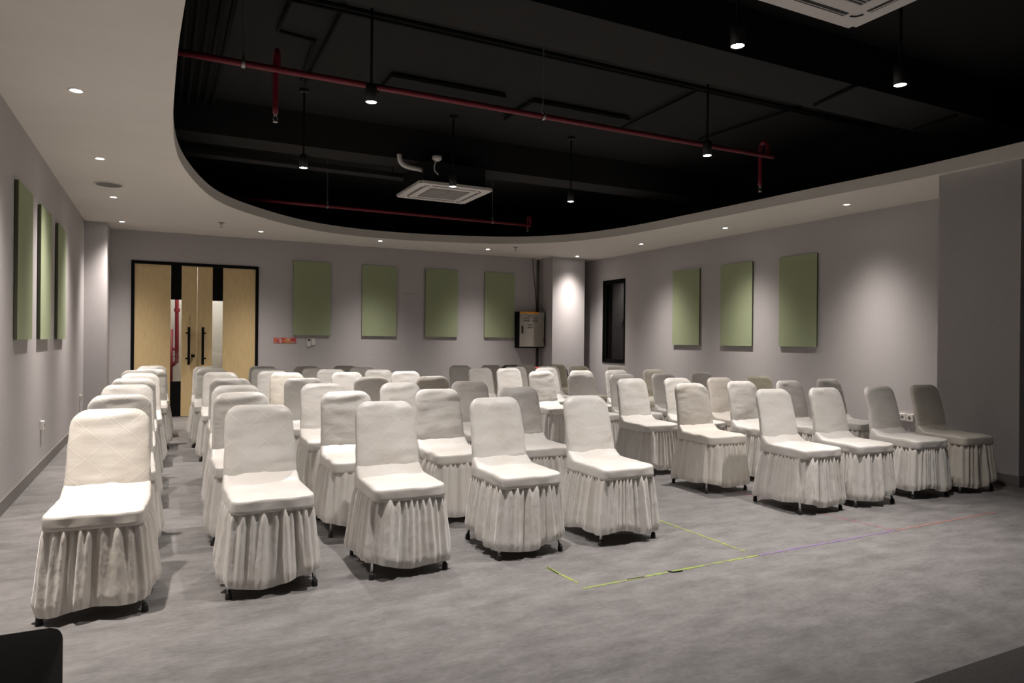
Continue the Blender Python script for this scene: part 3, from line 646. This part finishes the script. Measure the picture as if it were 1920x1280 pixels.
def seat_mesh(seed):
    N = 96; mb = MB(); rows = []
    prof = [(-0.014, 0.420), (0.000, 0.421), (0.003, 0.426), (0.003, 0.440), (0.003, 0.456), (0.003, 0.472), (0.002, 0.484), (-0.0015, 0.4915), (-0.007, 0.4955), (-0.016, 0.498), (-0.03, 0.4995), (-0.055, 0.501), (-0.085, 0.502), (-0.12, 0.5025), (-0.15, 0.503), (-0.18, 0.503)]
    for off, z in prof:
        row = []
        for (x, y, nx, ny) in rrect(N, 0.204+off, -0.285-off, 0.200+off, max(0.012, 0.045+off*0.5)):
            zz = z
            top = sstep(0.484, 0.4975, z)
            zz += top*(0.055*sstep(0.07, 0.175, y)**1.3 - 0.008*sstep(-0.2, -0.285, y))
            zz += top*0.006*noise.noise(Vector((x*9, y*9, seed)))
            zz += top*sstep(-0.02, 0.12, y)*0.0018*math.sin(x*60+seed*1.7+5*noise.noise(Vector((x*8, y*14, seed+3))))*sstep(0.19, 0.12, abs(x)+0.02)
            side = 1-top
            o_ = side*0.004*noise.noise(Vector((x*14, y*14, z*18+seed)))
            row.append(mb.bm.verts.new((x+nx*o_, y+ny*o_, zz)))
        rows.append(row)
    for a, b in zip(rows, rows[1:]):
        for i in range(N): mb.bm.faces.new((a[i], a[(i+1) % N], b[(i+1) % N], b[i]))
    mb.bm.faces.new(rows[-1]); mb.bm.faces.new(rows[0][::-1])
    me = mb.mesh('seat')
    for p_ in me.polygons: p_.use_smooth = True
    me.materials.append(M['cloth_seat']); return me
def back_mesh(seed):
    rnd = random.Random(seed*31+5); N = 88; mb = MB(); rows = []
    zs = [0.40+0.02*i for i in range(20)] + [0.79, 0.80, 0.815, 0.83, 0.845, 0.86, 0.872, 0.883, 0.892, 0.900, 0.907, 0.9125, 0.917, 0.9195]
    sag = rnd.uniform(-1, 1)
    for z in zs:
        t = (z-0.40)/0.52
        yc = 0.163+0.018*math.sin(t*PI)*-0.6+0.105*t**1.25
        hw = 0.203-0.021*t
        r = 0.082
        if z > 0.92-r: hw -= r-r*math.sqrt(max(0, 1-((z-(0.92-r))/r)**2))
        th = 0.034-0.006*t
        if z > 0.875: th *= math.sqrt(max(0.0008, 1-((z-0.875)/0.0455)**2))
        row = []
        for i in range(N):
            a = 2*PI*i/N-PI/2; c, s_ = math.cos(a), math.sin(a)
            x = hw*math.copysign(abs(c)**0.42, c); y = th*math.copysign(abs(s_)**0.62, s_)
            y += -0.012*(1-(x/0.2)**2)*(1 if s_ < 0 else 0.6)*-1*(0.4)  # shallow dish
            fr_ = max(0, -s_)
            # creases: long soft ones, gathered near the seat, slack at the top
            wv = noise.noise(Vector((x*7+seed, z*20, seed*2.1)))
            amp = 0.0036+0.011*math.exp(-max(0, z-0.47)/0.055)+0.0045*sstep(0.80, 0.90, z)
            y -= fr_*amp*wv*1.4
            y -= fr_*0.0065*math.exp(-max(0, z-0.50)/0.10)*math.sin(z*150+x*22*sag+4*noise.noise(Vector((x*10, z*9, seed))))
            y -= 0.004*noise.noise(Vector((x*5, z*5, seed+9)))
            x += 0.004*noise.noise(Vector((z*14, s_*2, seed+4)))
            zz = z + (0.006*noise.noise(Vector((x*9, seed, 3)))+0.004*sag*x/0.2)*sstep(0.8, 0.92, z)
            row.append(mb.bm.verts.new((x, yc+y, zz)))
        rows.append(row)
    for a, b in zip(rows, rows[1:]):
        for i in range(N): mb.bm.faces.new((a[i], a[(i+1) % N], b[(i+1) % N], b[i]))
    mb.bm.faces.new(rows[-1]); mb.bm.faces.new(rows[0][::-1])
    me = mb.mesh('backrest')
    for p_ in me.polygons: p_.use_smooth = True
    me.materials.append(M['cloth_back']); return me
SK = [skirt_mesh(i) for i in range(6)]; ST = [seat_mesh(i) for i in range(4)]; BK = [back_mesh(i) for i in range(7)]
LEG = []
for sx in (-1, 1):
    for rear in (0, 1):
        tp, bt = ((0.175*sx, -0.19, 0.425), (0.212*sx, -0.252, 0.026)) if not rear else ((0.165*sx, 0.12, 0.425), (0.198*sx, 0.236, 0.026))
        lm_ = MB().tube([tp, bt], 0.0105, 10).mesh('leg'); lm_.materials.append(M['steel'])
        tm = MB().lathe([(0.0155, 0.0), (0.016, 0.004), (0.0145, 0.030), (0.0108, 0.036)], c=(bt[0], bt[1], 0), n=14, cap0=True, cap1=True).mesh('rubber_tip'); tm.materials.append(M['rubber'])
        for me in (lm_, tm):
            for p_ in me.polygons: p_.use_smooth = True
        LEG.append((lm_, tm))
ORD = ['front', 'second', 'third', 'fourth', 'fifth', 'sixth', 'seventh', 'rearmost']
FILES = [
 ('file along the left wall', [(-0.24, 4.26, 0.92), (-0.25, 5.30, 0.92), (-0.25, 6.42, 0.92), (-0.24, 7.38, 0.92), (-0.21, 8.33, 0.923), (-0.235, 8.96, 0.932), (-0.14, 9.58, 0.918), (-0.13, 10.6, 0.92)]),
 ('file just right of the gap leading to the door', [(0.50, 4.25, 0.92), (0.50, 5.26, 0.92), (0.54, 6.10, 0.92), (0.58, 7.13, 0.92), (0.59, 8.53, 0.92), (0.56, 9.58, 0.921), (0.55, 10.28, 0.92)]),
 ('middle file of the left block', [(1.235, 4.22, 0.92), (1.21, 5.13, 0.92), (1.24, 6.13, 0.92), (1.24, 7.04, 0.92), (1.25, 8.12, 0.926), (1.19, 8.76, 0.917), (1.20, 9.43, 0.918), (1.25, 10.23, 0.92)]),
 ('fourth file from the left wall', [(1.995, 4.23, 0.922), (1.93, 5.15, 0.92), (1.90, 6.01, 0.92), (1.92, 7.05, 0.92), (1.94, 8.18, 0.92), (1.90, 8.83, 0.925), (1.83, 9.47, 0.915), (1.83, 10.15, 0.918)]),
 ('left block file beside the centre aisle', [(2.705, 4.22, 0.915), (2.64, 5.15, 0.92), (2.59, 6.05, 0.92), (2.57, 7.0, 0.92), (2.64, 8.14, 0.923), (2.49, 8.78, 0.918), (2.48, 9.56, 0.92), (2.39, 10.18, 0.918)]),
 ('right block file beside the centre aisle', [(4.585, 4.24, 0.92), (4.45, 5.10, 0.92), (4.42, 5.99, 0.92), (4.41, 6.96, 0.92), (4.34, 7.8, 0.92), (4.30, 8.66, 0.926), (4.15, 9.29, 0.909), (4.10, 9.93, 0.92)]),
 ('second file of the right block', [(5.19, 4.22, 0.92), (5.22, 5.23, 0.92), (4.99, 5.93, 0.92), (4.93, 6.86, 0.92), (4.99, 7.87, 0.92), (4.92, 8.70, 0.925), (4.76, 9.36, 0.916), (4.66, 9.99, 0.92)]),
 ('third file of the right block', [(5.90, 4.21, 0.92), (5.80, 5.15, 0.92), (5.55, 5.88, 0.92), (5.55, 6.86, 0.92), (5.58, 7.90, 0.92), (5.32, 9.33, 0.919), (5.26, 9.97, 0.918)]),
 ('file nearest the right wall', [(6.52, 4.18, 0.92), (6.52, 5.25, 0.92), (6.31, 6.03, 0.92), (6.33, 7.04, 0.92), (6.24, 7.93, 0.92), (6.36, 8.98, 0.92), (5.84, 9.27, 0.92), (5.85, 10.0, 0.92)]),
]
def word(k, n): return 'rearmost' if k == n-1 else ORD[k]
YAWS = {(0, 0): -0.07, (5, 0): -0.05, (2, 0): 0.0, (6, 0): -0.05, (7, 0): -0.05, (8, 0): -0.07, (5, 1): -0.06}
# covers that have greyed or yellowed in use
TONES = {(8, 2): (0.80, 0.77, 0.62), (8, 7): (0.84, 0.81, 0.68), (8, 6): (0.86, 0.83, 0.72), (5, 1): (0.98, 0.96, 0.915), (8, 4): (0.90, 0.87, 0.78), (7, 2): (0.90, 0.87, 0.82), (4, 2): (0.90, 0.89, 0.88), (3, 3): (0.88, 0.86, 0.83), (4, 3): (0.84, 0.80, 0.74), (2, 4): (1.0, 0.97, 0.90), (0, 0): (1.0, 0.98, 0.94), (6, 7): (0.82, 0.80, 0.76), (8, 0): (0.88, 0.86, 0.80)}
rng = random.Random(11); cnt = 0
for fi, (fname, seats) in enumerate(FILES):
    for k, (x, yt, zt) in enumerate(seats):
        rz = YAWS.get((fi, k), rng.uniform(-0.03, 0.03)); sz = zt/0.92
        off = Vector((-math.sin(rz), math.cos(rz)))*0.27
        t = thing('covered_chair', (x-off.x, yt-off.y, 0), '%s white satin-covered chair in the %s' % (word(k, len(seats)), fname), 'chair', 'covered chairs set out in rows', rz)
        t.scale = (1, 1, sz)
        o = link('backrest', BK[(cnt*3+k) % 7], None, t); link('seat', ST[(cnt+k) % 4], None, t); link('skirt', SK[(cnt*5+k) % 6], None, t)
        for lm_, tm in LEG:
            lo = link('leg', lm_, None, t); link('rubber_tip', tm, None, lo)
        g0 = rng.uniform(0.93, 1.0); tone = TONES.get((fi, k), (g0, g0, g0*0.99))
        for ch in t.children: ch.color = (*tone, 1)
        cnt += 1
# two bare chairs at the far end
def bare_chair(loc, m_, label, rz=0.0, zt=0.9):
    t = thing('banquet_chair', loc, label, 'chair', 'bare chairs behind the covered ones', rz); s_ = zt/0.92; t.scale = (1, 1, s_)
    o = link('backrest', BK[0].copy(), None, t); o.data.materials.clear(); o.data.materials.append(m_)
    o = link('seat', ST[0].copy(), None, t); o.data.materials.clear(); o.data.materials.append(m_)
    for lm_, tm in LEG:
        lo = link('leg', lm_, None, t); link('rubber_tip', tm, None, lo)
bare_chair((5.36, 10.43, 0), M['blackvinyl'], 'bare black chair behind the last covered rows under the electrical cabinet', zt=0.893)
bare_chair((6.17, 11.06, 0), M['redvinyl'], 'bare red chair glimpsed behind the covered chairs at the column', zt=0.83)
bare_chair((6.30, 10.42, 0), M['blackvinyl'], 'bare black chair showing a thin edge beside the rearmost covered chair', zt=0.84)
